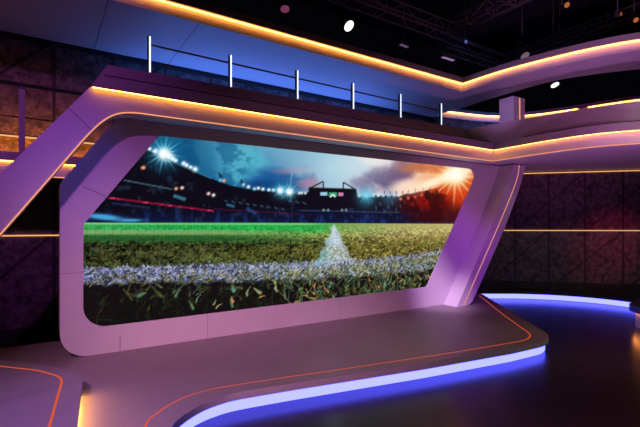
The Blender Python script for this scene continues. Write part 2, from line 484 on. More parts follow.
    # masts
    for (x, y) in ((219.5,170),(241.5,177),(259,182)):
        line(x, y+2, x+1.2, y+8, 1.0, (8,25,50), 1); line(x, y+3, x+4, y+8, 0.8, (8,25,50), .8)
    for i, x in enumerate((385, 391, 397, 403.5, 409, 416, 424, 431)):
        y = 190 - max(0, x-405)*0.28; line(x, y+1, x, y+6, 0.7, (60,30,34), .8)
    # floodlights
    def glow(cx, cy, r, col, a=1.0): mixin(col, np.exp(-(((s-cx)**2+(t-cy)**2)/(r*r)))*a)
    def star(cx, cy, R, nray, col, a0=0.0, a=0.9, wid=0.9):
        for k in range(nray):
            an = a0 + math.pi*k/nray
            L = R*(1.0 if k % 2 == 0 else 0.7)
            dx, dy = math.cos(an), math.sin(an)
            u = (s-cx)*dx + (t-cy)*dy; d = np.abs(-(s-cx)*dy + (t-cy)*dx)
            fall = np.clip(1-np.abs(u)/L, 0, 1)
            mixin(col, (1-ss(d, 0.0, wid*(0.5+1.6*fall)))*fall**0.9*a)
    glow(164, 153, 15, (30,130,170), .8)
    star(164, 153, 25, 8, (120,225,250), 0.2, 1.0, 0.8)
    glow(164, 153.5, 5.5, (255,255,255), 1.3); glow(168.5, 156, 4.5, (240,252,255), 1.2)
    for (x, y, r) in ((150,148.5,1.6),(155.5,151,2.2),(173,158.5,2.2),(176,160.3,1.9),(184,163.2,2.0),(187,165,1.9),(191,167,1.7),(195.5,169.2,2.4)):
        glow(x, y, r, (235,250,255), 1.4)
    line(165, 158, 212, 178.5, 0.9, (70,150,180), .6)
    for (x, y, c) in ((143,167.5,(235,130,80)),(144,167.5,(255,160,110)),(176.5,188.5,(240,180,130)),(182.5,187.7,(255,225,200)),(209,193.5,(250,215,215)),(214,195,(245,235,230)),
                      (221,180.2,(90,190,225)),(224.5,180.5,(250,170,120)),(244,184.5,(170,215,235)),(249,186.7,(235,250,250)),(255,188.7,(170,220,230)),(259,188,(235,250,250)),(263.5,189,(235,250,250)),(269.5,189.7,(235,250,250)),(274,190,(235,250,250))):
        glow(x, y, 1.5, c, 1.4)
    for (cx, cy, R) in ((281, 190.5, 10), (290, 191.5, 13)):
        glow(cx, cy, 7, (70,180,215), .7); star(cx, cy, R, 6, (150,225,240), 0.3, .85, .8); glow(cx, cy, 2.8, (255,255,255), 1.5)
    line(290, 192, 292.5, 173, 0.8, (150,195,215), .5)
    for x in (300, 302.5, 306): glow(x, 193, 1.3, (225,245,250), 1.2)
    for i, x in enumerate((360, 363.5, 367, 370.5, 374, 379, 384, 389.5, 395, 399.5)):
        glow(x, 195.4-0.05*i, 1.7, (235,248,255), 1.4)
    glow(367, 197, 9, (60,165,200), .75); star(367, 195.5, 11, 6, (140,215,235), .2, .7, .8); glow(390, 198, 8, (50,130,170), .5)
    for (x, y, c) in ((401.5,199,(255,150,110)),(409,198.2,(255,120,90)),(416,197,(255,110,80)),(422.5,195,(255,140,70)),(430,193.5,(255,110,50)),(433,200,(255,190,170))):
        glow(x, y, 1.3, c, 1.2)
    glow(454, 188, 27, (225,60,18), .75); mixin((150,16,14), np.exp(-((s-432)/22)**2-((t-203)/8)**2)*0.8)
    mixin((255,240,205), np.exp(-((s-440)/28)**2-((t-(180-(s-440)*.36))/5.0)**2)*1.25)
    glow(455, 176, 11, (255,230,150), .9)
    star(456, 176, 40, 8, (255,225,150), 0.05, .9, 1.3)
    glow(458, 173.5, 8, (255,255,240), 1.4); glow(449, 176, 5, (255,252,230), 1.2); glow(467, 170.5, 6, (255,240,205), .8)
    mixin((38,10,16), inst*ss(t, 186, 192)*(1-ss(s, 436, 462))*ss(s, 398, 412)*ss(n2, .40, .58)*(1-ss(t,221,223))*.75)
    mixin((60,10,16), ss(t, 200, 216)*ss(s, 405, 425)*(1-ss(t,221,223))*.7)
    # pitch
    hor = np.interp(s, [84, 300, 480], [222.6, 223.0, 224.0])
    g = ss(t, hor-0.5, hor+0.4)
    dz = t - hor
    far = lerp(s, [84, 150, 250, 320, 340, 400, 470], [(58,160,82),(35,165,80),(35,175,75),(50,165,75),(120,165,85),(175,170,105),(205,185,120)])
    mid = lerp(s, [84, 200, 300, 345, 400, 470], [(84,140,66),(98,148,70),(120,152,74),(150,152,84),(160,146,86),(176,150,92)])
    near = lerp(s, [84, 200, 300, 360, 470], [(20,30,18),(26,38,20),(40,50,24),(84,78,38),(104,88,46)])
    a1 = ss(dz, 6, 13)[..., None]; a2 = ss(dz, 14, 32)[..., None]
    gr = far*(1-a1) + mid*a1; a2 = ss(dz, 11, 24)[..., None]; gr = gr*(1-a2) + near*a2
    fine = fbm(X*26, Z*46, 41, 3); med = fbm(X*11, Z*24, 42, 3)
    vein = 1 - np.abs(2*fbm(X*17, Z*22, 77, 3)-1)*5
    tex = np.clip((fine-0.5)*3.2, -1, 1)
    gr = gr*(1 + tex[..., None]*np.clip(dz/26, 0, 0.95)[..., None])
    gr = gr + (np.clip(vein, 0, 1)*np.clip((dz-10)/16, 0, 1))[..., None]*np.array((84,80,36))*0.9
    gr = gr*(1 - 0.45*ss(med, .48, .62)[..., None]*np.clip((dz-8)/18, 0, 1)[..., None])
    img[:] = img*(1-g[..., None]) + gr*g[..., None]
    mixin((150,215,135), g*(1-ss(np.abs(dz-1.0), .3, 1.6))*(1-ss(s, 300, 345))*0.75)
    mixin((128,170,104), g*(1-ss(np.abs(dz-9.5), 1.2, 3.6))*(1-ss(s, 200, 345))*0.85)
    mixin((34,92,44), g*(1-ss(np.abs(dz-15.5), 1.5, 5))*(1-ss(s, 200, 340))*0.75*(0.6+0.8*ss(fine, .42, .58)))
    # foreground: dark soil and blades
    wl0 = np.interp(s, [84, 200, 300, 360, 430, 470], [268, 265.5, 263, 261, 257, 254])
    wl1 = np.interp(s, [84, 140, 200, 300, 360, 430, 470], [284, 282, 281.5, 280, 276, 270, 266])
    rag = (fbm(X*9, Z*14, 51, 4)-0.5)
    fg = ss(t + rag*9, wl1-3, wl1+3)
    mixin((22,15,19), fg*0.95)
    wh = ss(t + rag*7, wl0-2, wl0+2)*(1-fg)
    wtex = ss(fbm(X*24, Z*30, 61, 3), .36, .58)
    wcol = lerp(s, [84, 200, 330, 470], [(112,118,178),(128,138,190),(150,168,192),(140,148,165)])
    a = (wh*(0.30+0.70*wtex))[..., None]
    img[:] = img*(1-a) + wcol*a
    vv = ss(np.clip(vein, 0, 1), .3, .8)*wh
    mixin((226,228,240), vv*0.55)
    mixin((34,34,52), wh*ss(fbm(X*22+5, Z*26, 63, 3), .56, .66)*0.65)
    # the receding white line
    lw = np.interp(t, [224, 235, 250, 264, 280], [0.6, 5.5, 12.5, 20, 25]); cxl = np.interp(t, [224, 264], [334.8, 336])
    tri = (1-ss(np.abs(s-cxl) + rag*6, lw-1.5, lw+1.5))*ss(t, 223.5, 225.5)*(1-ss(t, 262, 270))
    tcol = lerp(s-cxl, [-16, 0, 16], [(135,200,215),(208,222,234),(190,198,214)])
    a = (tri*(0.84+0.16*wtex))[..., None]
    img[:] = img*(1-a) + tcol*a
    mixin((80,120,125), tri*ss(fine, .58, .7)*0.4)
    return img, s, t, wl1

NU, NV = 620, 240
zz = np.linspace(0.50, 3.10, NV)
def edge(zs, pts): return np.interp(zs, [p[1] for p in pts], [p[0] for p in pts])
xl = edge(zz, [(0.385, 0.0), (0.385, 1.83), (1.31, 3.075), (1.31, 3.2)])
xr = edge(zz, [(6.41, 0.50), (6.50, 0.60), (8.11, 3.07), (8.11, 3.2)])
uu = np.linspace(0, 1, NU)
GX = xl[:, None]*(1-uu) + xr[:, None]*uu; GZ = np.repeat(zz[:, None], NU, 1)
pic, ps, ptt, wl1 = screen_picture(GX, GZ)
# individual grass blades, drawn on the picture as short curved strokes
rng = random.Random(11)
def stroke(x, z, ang, L, w, col, bend, al=0.9):
    nst = max(3, int(L/0.008)); cx, cz = x, z
    for q_ in range(nst):
        k = q_/nst; an = ang + bend*k; cx += math.cos(an)*L/nst; cz += math.sin(an)*L/nst
        wr_ = w*(1-0.75*k)
        i = (cz-0.50)/(2.6)*(NV-1); rz = wr_/(2.6)*(NV-1)
        ii = int(round(i))
        if ii < 0 or ii >= NV: continue
        j = (cx-xl[ii])/(xr[ii]-xl[ii])*(NU-1); rx = wr_/(xr[ii]-xl[ii])*(NU-1)
        for a in range(max(0, int(math.floor(i-rz))), min(NV-1, int(math.ceil(i+rz)))+1):
            for b in range(max(0, int(math.floor(j-rx))), min(NU-1, int(math.ceil(j+rx)))+1):
                d = math.hypot((a-i)/max(rz, .6), (b-j)/max(rx, .6))
                if d < 1.15:
                    e_ = al*(1 if d < .7 else .55)
                    pic[a, b] = pic[a, b]*(1-e_) + np.array(col)*e_
def bottom_z(x):   # lower edge of the white line in metres
    return np.interp(x, [0.4, 2.2, 3.4, 4.6, 6.3, 7.5], [1.13, 1.09, 1.06, 1.07, 1.16, 1.26])
cols_fg = [(70,84,46),(92,104,52),(58,92,72),(120,116,66),(140,128,80),(104,128,108),(64,88,58),(64,78,62),(88,96,60),(52,62,36)]
for i in range(900):
    x = 0.45 + 6.75*rng.random()**0.75; h = bottom_z(x); z = rng.uniform(0.5, h+0.02); k = (h-z)/0.5
    warm = min(1.0, max(0.0, (x-1.5)/2.0))
    c = rng.choice(cols_fg); f_ = rng.uniform(.45, 1.2)*(1 - 0.5*(z < 0.82)*(x < 3.2))*(0.8 + 0.25*(x > 3.2))
    stroke(x, z, rng.uniform(0.2, 2.9), rng.uniform(.08, .22), rng.uniform(.006, .012 + .010*max(0, k)), [min(255, q*f_) for q in c], rng.uniform(-1.2, 1.2))
for i in range(300):
    x = rng.uniform(0.45, 7.3); h = bottom_z(x); z = h + rng.uniform(-.10, .05)
    c = rng.choice([(190,176,110),(168,160,92),(195,180,130),(140,150,80),(150,150,90),(96,120,58)])
    if x < 3.0: c = tuple(q*.75 for q in c)
    stroke(x, z, rng.uniform(0.1, 3.0), rng.uniform(.06, .17), .005, c, rng.uniform(-.9, .9), .8)
for i in range(46):
    x = rng.uniform(0.8, 7.0); z = rng.uniform(0.60, 0.92)
    c = rng.choice([(205,140,95),(176,160,110),(100,140,120),(150,160,110),(84,124,90),(92,130,96)])
    stroke(x, z, rng.uniform(0.5, 2.6), rng.uniform(.07, .16), rng.uniform(.012, .024), c, rng.uniform(-1.5, 1.5), .75)
for i in range(1500):
    x = rng.uniform(0.45, 7.6); h = bottom_z(x)+.14; z = h + rng.uniform(0, .26)
    g_ = rng.random(); c = (96+70*g_, 96+60*g_, 40+34*g_) if x > 2.2 or rng.random() < .6 else (140,138,96)
    kk = min(1.0, 0.55 + x*0.10); c = tuple(q*kk for q in c)
    stroke(x, z, rng.uniform(0.2, 2.9), rng.uniform(.03, .09), .004, c, rng.uniform(-.6, .6), .6)
for i in range(1100):
    x = rng.uniform(0.45, 7.4); h = bottom_z(x); z = h + rng.uniform(0.01, .15 - 0.05*(x > 4.8))
    c = rng.choice([(175,180,220),(140,148,205),(215,220,238),(60,62,90),(40,40,60)])
    stroke(x, z, rng.uniform(0.0, 3.1), rng.uniform(.03, .08), .004, c, rng.uniform(-1, 1), .65)
# pixel-module columns of the LED tiles
tile = (np.abs(((GX*20) % 1.0)-0.5) > 0.42)*0.10*(GZ < 1.85)
pic = np.clip(pic, 0, 255)*(1-tile[..., None])
pl = pic/255.0
pl = np.where(pl <= .04045, pl/12.92, ((pl+.055)/1.055)**2.4)
me = bpy.data.meshes.new('led_screen')
SY = 0.02
ctr = Vector((4.2, SY, 0.5))
verts = np.stack([GX - ctr.x, np.zeros_like(GX), GZ - ctr.z], -1).reshape(-1, 3)
idx = np.arange(NU*NV).reshape(NV, NU)
quads = np.stack([idx[:-1, :-1], idx[:-1, 1:], idx[1:, 1:], idx[1:, :-1]], -1).reshape(-1, 4)
nv0 = len(verts)
bi = [0, NU-1, NU*NV-1, NU*(NV-1)]
back = verts[bi] + np.array([0, 0.08, 0])
faces = quads.tolist() + [[nv0+3, nv0+2, nv0+1, nv0], [bi[0], nv0, nv0+1, bi[1]]]
me.from_pydata(np.vstack([verts, back]).tolist(), [], faces)
ca = me.color_attributes.new('picture', 'FLOAT_COLOR', 'POINT')
arr = np.ones((nv0+4, 4), np.float32); arr[:nv0, :3] = pl.reshape(-1, 3); arr[nv0:, :3] = 0
ca.data.foreach_set('color', arr.ravel())
ms = bpy.data.materials.new('led_picture'); ms.use_nodes = True
nt = ms.node_tree; nt.nodes.clear()
at = nt.nodes.new('ShaderNodeAttribute'); at.attribute_name = 'picture'
em = nt.nodes.new('ShaderNodeEmission'); em.inputs['Strength'].default_value = 1.0
ou = nt.nodes.new('ShaderNodeOutputMaterial')
nt.links.new(at.outputs['Color'], em.inputs['Color']); nt.links.new(em.outputs[0], ou.inputs['Surface'])
so = link('led_screen', me, ms)
so.location = ctr
tag(so, 'big video screen showing a football pitch and floodlit stadium at sunset', 'screen')

# ------------------------------------------------------------------ beam with slanted left leg
def leg_out(z): return 0.459 + 0.785*(z - 3.442)
LZ = 0.352
wing_led = [(7.985, -0.44), (7.965, -0.95), (7.955, -1.45), (8.045, -2.31), (8.37, -2.94), (8.95, -3.55), (9.7, -4.1)]
def beam_path(off_y, x0):   # plan path: beam then wing; +offset is towards the room
    w = [(8.085, -0.35)] + smooth_path([(8.07, -0.95), (8.057, -1.45), (8.14, -2.28), (8.46, -2.88), (9.0, -3.47), (9.75, -4.02)], 6)
    return [(x0, -0.35)] + w
bp_ = beam_path(0, 0.5)
bh = thing('balcony_beam', (3.5, -0.2, LZ), 'long purple balcony front over the screen with slanted left leg and amber cove', 'balcony')
# lower fascia and leg as one bent ribbon
leg_poly = [(leg_out(LZ), LZ), (leg_out(LZ) + 0.60, LZ), (-0.387, 1.704)]
inner_curve = [(0.398, 2.813), (0.525, 2.975), (0.624, 3.077), (0.726, 3.148), (0.851, 3.191), (1.001, 3.206)]
leg_poly = [(leg_out(LZ), LZ), (-0.387 - (1.704-LZ)*0.715, LZ), (-0.387, 1.704)] + [(p[0], p[1]) for p in smooth_path(inner_curve, 4)] + [(7.70, ZB), (7.70, 3.44), (leg_out(3.44), 3.44)]
MB().prism(leg_poly, -0.35, -0.06, axis='y').build('fascia_panel', PAINT, bh)
fascia_prof = [(0.0, ZB), (0.0, 3.44), (-0.29, 3.44), (-0.29, ZB)]
R = sweep_rings(bp_, fascia_prof)
R[0] = [(7.70, y, z) for (x, y, z) in R[0]]
MB().rings(R[:2]).build('corner_fascia', PAINT, bh)
ledge_prof = [(0.088, 3.424), (0.10, 3.424), (0.10, 3.572), (-0.60, 3.572), (-0.60, 3.44), (0.088, 3.44)]
RL = sweep_rings(bp_, ledge_prof)
RL0 = [(leg_out(z) + 0.01, y, z) for (x, y, z) in RL[0]]
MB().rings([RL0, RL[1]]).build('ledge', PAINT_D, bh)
led_prof = [(0.034, 3.429), (0.046, 3.429), (0.046, 3.4395), (0.034, 3.4395)]
RE = sweep_rings(bp_, led_prof)
RE0 = [(leg_out(z) + 0.03, y, z) for (x, y, z) in RE[0]]
o = MB().rings([RE0, RE[1]]).build('cove_light', E_ORANGE, bh); o['label'] = 'bright amber light strip under the ledge'
gap_prof = [(0.085, 3.572), (0.085, 3.590), (-0.1, 3.590), (-0.1, 3.572)]
RG = sweep_rings(bp_, gap_prof)
RG0 = [(leg_out(z) + 0.03, y, z) for (x, y, z) in RG[0]]
MB().rings([RG0, RG[1]]).build('shadow_gap', BLACK, bh)
top_w = smooth_path([(7.80, 0.10), (7.88, -0.55), (7.995, -1.2), (8.29, -2.36), (8.53, -2.88), (9.1, -3.5), (9.8, -4.1)], 5)
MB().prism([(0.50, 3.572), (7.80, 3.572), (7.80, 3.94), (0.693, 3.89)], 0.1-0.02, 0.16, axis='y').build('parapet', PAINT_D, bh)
# thin light line along the lower edge of beam and leg
ln = MB()
li = [(-0.387 - (1.704-LZ-0.02)*0.715, LZ+0.02), (-0.387, 1.704)] + smooth_path(inner_curve, 4)
rr = []
for i, p in enumerate(li):
    a = Vector(li[max(i-1, 0)]); b = Vector(li[min(i+1, len(li)-1)]); t = (b-a).normalized(); nrm = Vector((-t.y, t.x))
    p0 = Vector(p); p1 = p0 + nrm*0.014
    rr.append([(p0.x, -0.356, p0.y), (p1.x, -0.356, p1.y), (p1.x, -0.345, p1.y), (p0.x, -0.345, p0.y)])
rr.append([(8.078, -0.356, ZB), (8.078, -0.356, ZB+0.015), (8.078, -0.345, ZB+0.015), (8.078, -0.345, ZB)])
o = ln.rings(rr).build('edge_light_line', E_LINE, bh); o['label'] = 'thin amber light line along the lower edge'
sj = MB(); seam(sj, (0.245, 3.165), (0.485, 2.93), -0.3512, 0.006); sj.build('panel_joint', SEAM, bh)

# ------------------------------------------------------------------ curved balcony wing
wg = thing('balcony_wing', (8.6, -1.8, ZB), 'curved purple balcony front on the right meeting the beam at a corner', 'balcony')
MB().rings(R[1:]).build('fascia_panel', PAINT, wg)
MB().rings(RL[1:]).build('ledge', PAINT_D, wg)
o = MB().rings(RE[1:]).build('cove_light', E_ORANGE, wg); o['label'] = 'bright amber light strip under the ledge'
MB().rings(RG[1:]).build('shadow_gap', BLACK, wg)
MB().rings(sweep_rings(top_w, [(0.0, 3.572), (0.0, 3.94), (-0.08, 3.94), (-0.08, 3.572)])).build('parapet', PAINT_D, wg)
o = MB().rings(sweep_rings(bp_[1:], [(0.006, ZB), (0.006, ZB+0.015), (-0.005, ZB+0.015), (-0.005, ZB)])).build('edge_light_line', E_LINE, wg)
o['label'] = 'thin amber light line along the lower edge'
wi = [(p.x, p.y) for p in offset_path(bp_[1:], -0.285)]
MB().prism([(p.x, p.y) for p in offset_path(bp_[1:], -0.05)][::-1][:-1] + [(8.2, -0.40), (8.55, 0.5), (9.0, 1.45)] + [rw(0.3, 0, 0.06)[:2], rw(LW*0.97, 0, 0.06)[:2]], ZB+0.03, ZB+0.20).build('soffit', PAINT, wg)

# ------------------------------------------------------------------ right leg
rl = thing('slanted_pillar', (7.2, -0.1, 0.2), 'slanted violet pillar with thin light line at the right end of the screen', 'pillar')
left_e = [(6.935, 0.2), (8.131, 1.95), (8.62, 2.78), (8.857, ZB)]
right_e = [(9.31, ZB), (9.049, 2.639), (8.487, 1.734), (7.60, 0.52), (7.42, 0.2)]
poly = [(x, z, 0) for x, z in left_e] + [(9.31, ZB, 0), (9.049, 2.639, 0.8), (8.487, 1.734, 0), (7.37, 0.2, 0.30)]
MB().prism(round_poly(poly, 6), -0.35, -0.002, axis='y').build('pillar_body', PAINT, rl)
lc = smooth_path([(7.13, 0.203), (8.219, 1.735), (8.42, 2.02), (8.779, 2.56), (8.99, 2.93), (9.06, ZB)], 5)
rr = []
for i, p in enumerate(lc):
    a = Vector(lc[max(i-1, 0)]); b = Vector(lc[min(i+1, len(lc)-1)]); t = (b-a).normalized(); nrm = Vector((-t.y, t.x))
    p0 = Vector(p) - nrm*0.007; p1 = Vector(p) + nrm*0.007
    rr.append([(p0.x, -0.354, p0.y), (p1.x, -0.354, p1.y), (p1.x, -0.349, p1.y), (p0.x, -0.349, p0.y)])
o = MB().rings(rr).build('light_line', E_LINE, rl); o['label'] = 'thin amber light line up the front face'

# ------------------------------------------------------------------ balcony floor, left balcony front, railings
struct(MB().box((-6, 0.86, 2.50), (7.7, WY-0.03, 2.58)).build('floor_balcony', BLACK))
lb = thing('side_balcony', (-2.5, 0.7, 2.47), 'lower balcony front with amber glow behind the slanted leg on the left', 'balcony')
MB().box((-6, 0.70, 2.655), (0.95, 0.80, 2.76)).build('ledge', PAINT_D, lb)
MB().box((-6, 0.80, 2.47), (0.95, 0.86, 2.66)).build('fascia_panel', PAINT, lb)
o = MB().box((-6, 0.770, 2.645), (0.95, 0.782, 2.654)).build('cove_light', E_ORANGE, lb); o['label'] = 'bright amber light strip under the ledge'
MB().box((-6, 0.794, 2.468), (0.95, 0.80, 2.482)).build('edge_light_line', E_LINE, lb)

sr = thing('side_railing', (-2.5, 0.80, 2.76), 'dark metal railing with round handrail on the lower left balcony', 'railing')
MB().tube([(-5.9, 0.80, 3.695), (0.62, 0.80, 3.66)], 0.026).build('handrail', RAILM, sr)
MB().tube([(-5.9, 0.80, 3.27), (0.62, 0.80, 3.23)], 0.008).build('rail_wire', RAILM, sr)
for x in (-4.26, -2.92, -1.58, -0.235):
    MB().box((x-0.035, 0.775, 2.76), (x+0.035, 0.825, 3.60)).tube([(x, 0.80, 3.60), (x, 0.80, 3.68)], 0.01).build('railing_post', PAINT_D, sr)

br = thing('beam_railing', (4, 0.25, 4.3), 'thin dark handrail strung between the glowing white posts above the beam', 'railing')
MB().tube([(1.25, 0.25, 4.335), (7.15, 0.25, 4.285)], 0.013).build('handrail', BLACK, br)
rp_ = []
where = ['leftmost, above the slanted leg', 'second from the left', 'third from the left', 'fourth from the left', 'fifth from the left', 'rightmost, nearest the square column']
px_ = [1.233, 2.41, 3.588, 4.765, 5.943, 7.12]
def post(x, lab):
    t = thing('light_post', (x, 0.23, 3.572), lab, 'light post', 'glowing white posts on the beam')
    MB().box((x-0.024, 0.215, 3.572), (x-0.006, 0.26, 4.44)).build('post', BLACK, t)
    MB().box((x-0.006, 0.205, 3.66), (x+0.014, 0.245, 4.435)).build('light_tube', E_POST, t)
    MB().box((x-0.05, 0.17, 3.572), (x+0.05, 0.28, 3.60)).build('base_plate', BLACK, t)
for x, w in zip(px_, where):
    post(x, 'glowing white post on the beam, %s of the six' % w)

# ------------------------------------------------------------------ upper canopy
SEAMX = (-0.62, 0.72, 1.93)
cw = smooth_path([(7.80, -0.35), (7.84, -0.9), (7.975, -1.588), (8.168, -2.254), (8.487, -2.896), (9.2, -3.75), (10.2, -4.6)], 6)
cpath = [(-6.0, 0.21), (7.80, 0.21)] + cw
cn = thing('upper_canopy', (4, 1.0, ZC), 'big overhead canopy with glowing amber edge above the balcony', 'canopy')
far_e = smooth_path([(8.85, 2.10), (8.84, 0.98), (8.77, -0.05), (8.78, -1.16), (9.06, -1.85), (9.50, -2.5), (10.3, -3.4), (11.0, -4.0)], 5)
sof = [(p.x, p.y) for p in offset_path(cpath, 0.0)] + far_e[::-1] + [(-6.0, 2.10)]
MB().prism(sof, ZC, ZC+0.05).build('soffit', SOFF, cn)
MB().rings(sweep_rings(cpath, [(0.0, ZC+0.05), (0.0, ZC+0.16), (-0.05, ZC+0.16), (-0.05, ZC+0.05)])).build('fascia_panel', PAINT, cn)
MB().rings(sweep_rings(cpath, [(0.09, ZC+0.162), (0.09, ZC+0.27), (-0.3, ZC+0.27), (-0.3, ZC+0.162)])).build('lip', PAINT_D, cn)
o = MB().rings(sweep_rings(cpath, [(0.026, ZC+0.147), (0.042, ZC+0.147), (0.042, ZC+0.161), (0.026, ZC+0.161)])).build('cove_light', E_CANOPY, cn)
o['label'] = 'bright amber light strip under the lip'
MB().prism(sof, ZC+0.165, ZC+0.2).build('roof_board', BLACK, cn)
for x in SEAMX:
    MB().box((x-0.004, 0.22, ZC-0.002), (x+0.004, 2.1, ZC+0.001)).build('panel_joint', SEAM, cn)

r2 = smooth_path([(8.95, 1.92), (9.28, 1.904), (9.80, 1.80), (10.4, 1.66), (11.023, 1.38), (11.519, 0.92), (11.83, 0.30), (12.02, -0.306), (12.20, -0.881), (12.42, -1.448), (12.8, -2.2), (13.5, -3.4)], 5)
struct(MB().rings(sweep_rings(r2, [(-0.02, 3.96), (-0.02, 4.795), (-0.15, 4.795), (-0.15, 3.96)])).build('wall_right_upper', WALL))
bc = thing('rear_canopy', (11, 0.8, 4.69), 'narrow curved fascia with amber light strip beyond the square column', 'canopy')
MB().rings(sweep_rings(r2, [(0.0, 4.80), (0.0, 4.955), (-0.35, 4.955), (-0.35, 4.80)])).build('fascia_panel', PAINT, bc)
MB().rings(sweep_rings(r2, [(0.10, 4.957), (0.10, 5.04), (-0.4, 5.04), (-0.4, 4.957)])).build('lip', PAINT_D, bc)
g_ = next(i for i, p in enumerate(r2) if p[1] < -0.30)
for seg in (r2[:g_], r2[g_+1:]):
    o = MB().rings(sweep_rings(seg, [(0.03, 4.94), (0.046, 4.94), (0.046, 4.956), (0.03, 4.956)])).build('cove_light', E_ORANGE, bc)

cl = thing('square_column', (9.35, 0.0, 3.42), 'square pale violet column with a vertical amber line under the canopy', 'column')
MB().box((9.02, -0.24, ZB+0.20), (9.46, 0.13, ZC)).build('shaft', PAINT, cl)
o = MB().box((9.235, -0.246, ZB+0.25), (9.265, -0.24, ZC-0.02)).build('light_line', E_LINE, cl)
o['label'] = 'vertical amber light line'

# ------------------------------------------------------------------ lighting rig
def truss(p, q, size, label, m=METAL, step=0.5):
    p, q = Vector(p), Vector(q); d = (q-p); L = d.length; d.normalize()
    s = d.cross(Vector((0, 0, 1))).normalized()*size; u = Vector((0, 0, size))
    t = thing('lighting_truss', (p+q)/2, label, 'truss', 'trusses under the dark ceiling')
    ch = MB()
    for o_ in (Vector(), s, u, s+u): ch.tube([p+o_, q+o_], 0.022, 6)
    ch.build('chords', m, t)
    wb_ = MB(); n = int(L/step)
    for i in range(n):
        a = p + d*(i*step); b = p + d*((i+1)*step)
        for o_ in (Vector(), s):
            wb_.tube([a+o_, b+o_+u] if i % 2 else [a+o_+u, b+o_], 0.010, 5)
        wb_.tube([a, a+s], 0.010, 5); wb_.tube([a+u, a+s+u], 0.010, 5); wb_.tube([a, a+u], 0.012, 5); wb_.tube([a+s, a+s+u], 0.012, 5)
    wb_.build('bracing', m, t)
    for k in (0.2, 0.8):
        c = p + d*(L*k) + s*0.5 + u
        MB().tube([c, (c.x, c.y, 7.6)], 0.012, 6).build('hanger', m, t)
    return t
truss((0.5, 1.0, 6.3), (8.1, 1.0, 6.3), 0.30, 'dark lighting truss hanging above the canopy, parallel to the screen')
truss((8.6, 1.9, 6.55), (13.2, 1.9, 6.55), 0.30, 'dark lighting truss at the back right, beyond the bright spotlight')
truss((8.05, 0.6, 6.3), (8.05, -5.0, 6.3), 0.25, 'dark lighting truss running towards the camera above the curved canopy')
truss((11.3, 1.2, 6.5), (11.3, -5.5, 6.5), 0.25, 'dark lighting truss at far right near the orange spotlights')
YEL = mat('bare_steel', (0.55, 0.5, 0.28), 0.45, 0.6)
truss((2.85, 0.80, 6.05), (2.85, -0.2, 6.20), 0.20, 'short pale steel truss above the left end of the canopy', YEL, 0.25)
def pipe(p, q, label):
    t = thing('rigging_pipe', p, label, 'pipe', 'rigging pipes under the ceiling')
    MB().tube([p, q], 0.024, 8).build('pipe', METAL, t)
    for k in (0.15, 0.85):
        c = Vector(p).lerp(Vector(q), k); MB().tube([c, (c.x, c.y, 7.6)], 0.008, 6).build('hanger', METAL, t)
pipe((4.0, 1.6, 6.9), (13.0, 1.6, 6.9), 'dark rigging pipe high at the back, along the ceiling')
pipe((9.3, 1.4, 6.95), (9.3, -5.5, 6.95), 'dark rigging pipe running forward, right of the ceiling middle')
pipe((12.2, 1.4, 7.0), (12.2, -5.0, 7.0), 'dark rigging pipe running forward, nearest the right edge')
pipe((6.4, 0.9, 6.75), (10.0, -4.6, 6.75), 'dark rigging pipe crossing the ceiling diagonally')

LENS_OFF = mat('dull_lens', (0.35, 0.16, 0.28), 0.3)
def par(pos, aim, r, L, lens, label, topz=7.6, body=METAL, flat=False):
    pos = Vector(pos); d = (Vector(aim) - pos).normalized()
    t = thing('spotlight', pos, label, 'spotlight', 'spotlights in the dark ceiling')
    a = pos - d*L
    MB().tube([a, a + d*L*0.18, a + d*L*0.3, pos - d*0.004, pos], [r*0.35, r*0.62, r*0.85, r, r*1.06], 16).build('lamp_body', body, t)
    s = d.cross(Vector((0, 0, 1))).normalized(); u = s.cross(d)
    vs = [pos + d*0.004] + [pos + d*0.002 + (s*math.cos(k*math.pi/10) + u*math.sin(k*math.pi/10))*r*0.92 for k in range(20)]
    o = MB().add(vs, [(0, 1+k, 1+(k+1) % 20) for k in range(20)]).build('lens', lens, t)
    m = pos - d*L*0.5
    top = m + Vector((0, 0, r*1.9))
    y = MB()
    for sg in (-1, 1):
        y.tube([m + s*r*0.9*sg, m + s*r*1.25*sg + Vector((0,0,.01)), top + s*r*1.25*sg], 0.010, 6)
    y.tube([top - s*r*1.25, top + s*r*1.25], 0.010, 6)
    y.build('yoke', body, t)
    MB().tube([top, (top.x, top.y, topz)], 0.011, 6).build('hanger', METAL, t)
    return t
def bar_light(pos, dirv, L, lens, label):
    pos = Vector(pos); dv = Vector(dirv).normalized()*L/2
    t = thing('batten_light', pos, label, 'batten light', 'short batten lights in the ceiling')
    MB().tube([pos-dv+Vector((0,0,.05)), pos+dv+Vector((0,0,.05))], 0.045, 8).build('lamp_body', METAL, t)
    MB().box((-L/2, -0.035, -0.012), (L/2, 0.035, 0.012))
    n = dv.normalized().cross(Vector((0,0,1)))*0.04
    z = Vector((0,0,0.004))
    MB().add([pos-dv-n, pos+dv-n, pos+dv+n, pos-dv+n, pos-dv-n+z, pos+dv-n+z, pos+dv+n+z, pos-dv+n+z],
             [(0,1,2,3),(7,6,5,4),(0,4,5,1),(1,5,6,2),(2,6,7,3),(3,7,4,0)]).build('lens', lens, t)
    MB().tube([pos+Vector((0,0,.09)), (pos.x, pos.y, 7.6)], 0.010, 6).build('hanger', METAL, t)
CAMV = tuple(CAM)
W_ON = emit('white_lens', (1, 1, 1), 2.0)
par((5.36, 1.138, 6.0), (6.6, -3.4, 1.2), 0.125, 0.28, W_ON, 'bright white spotlight lit above the canopy, left of the ceiling trusses')
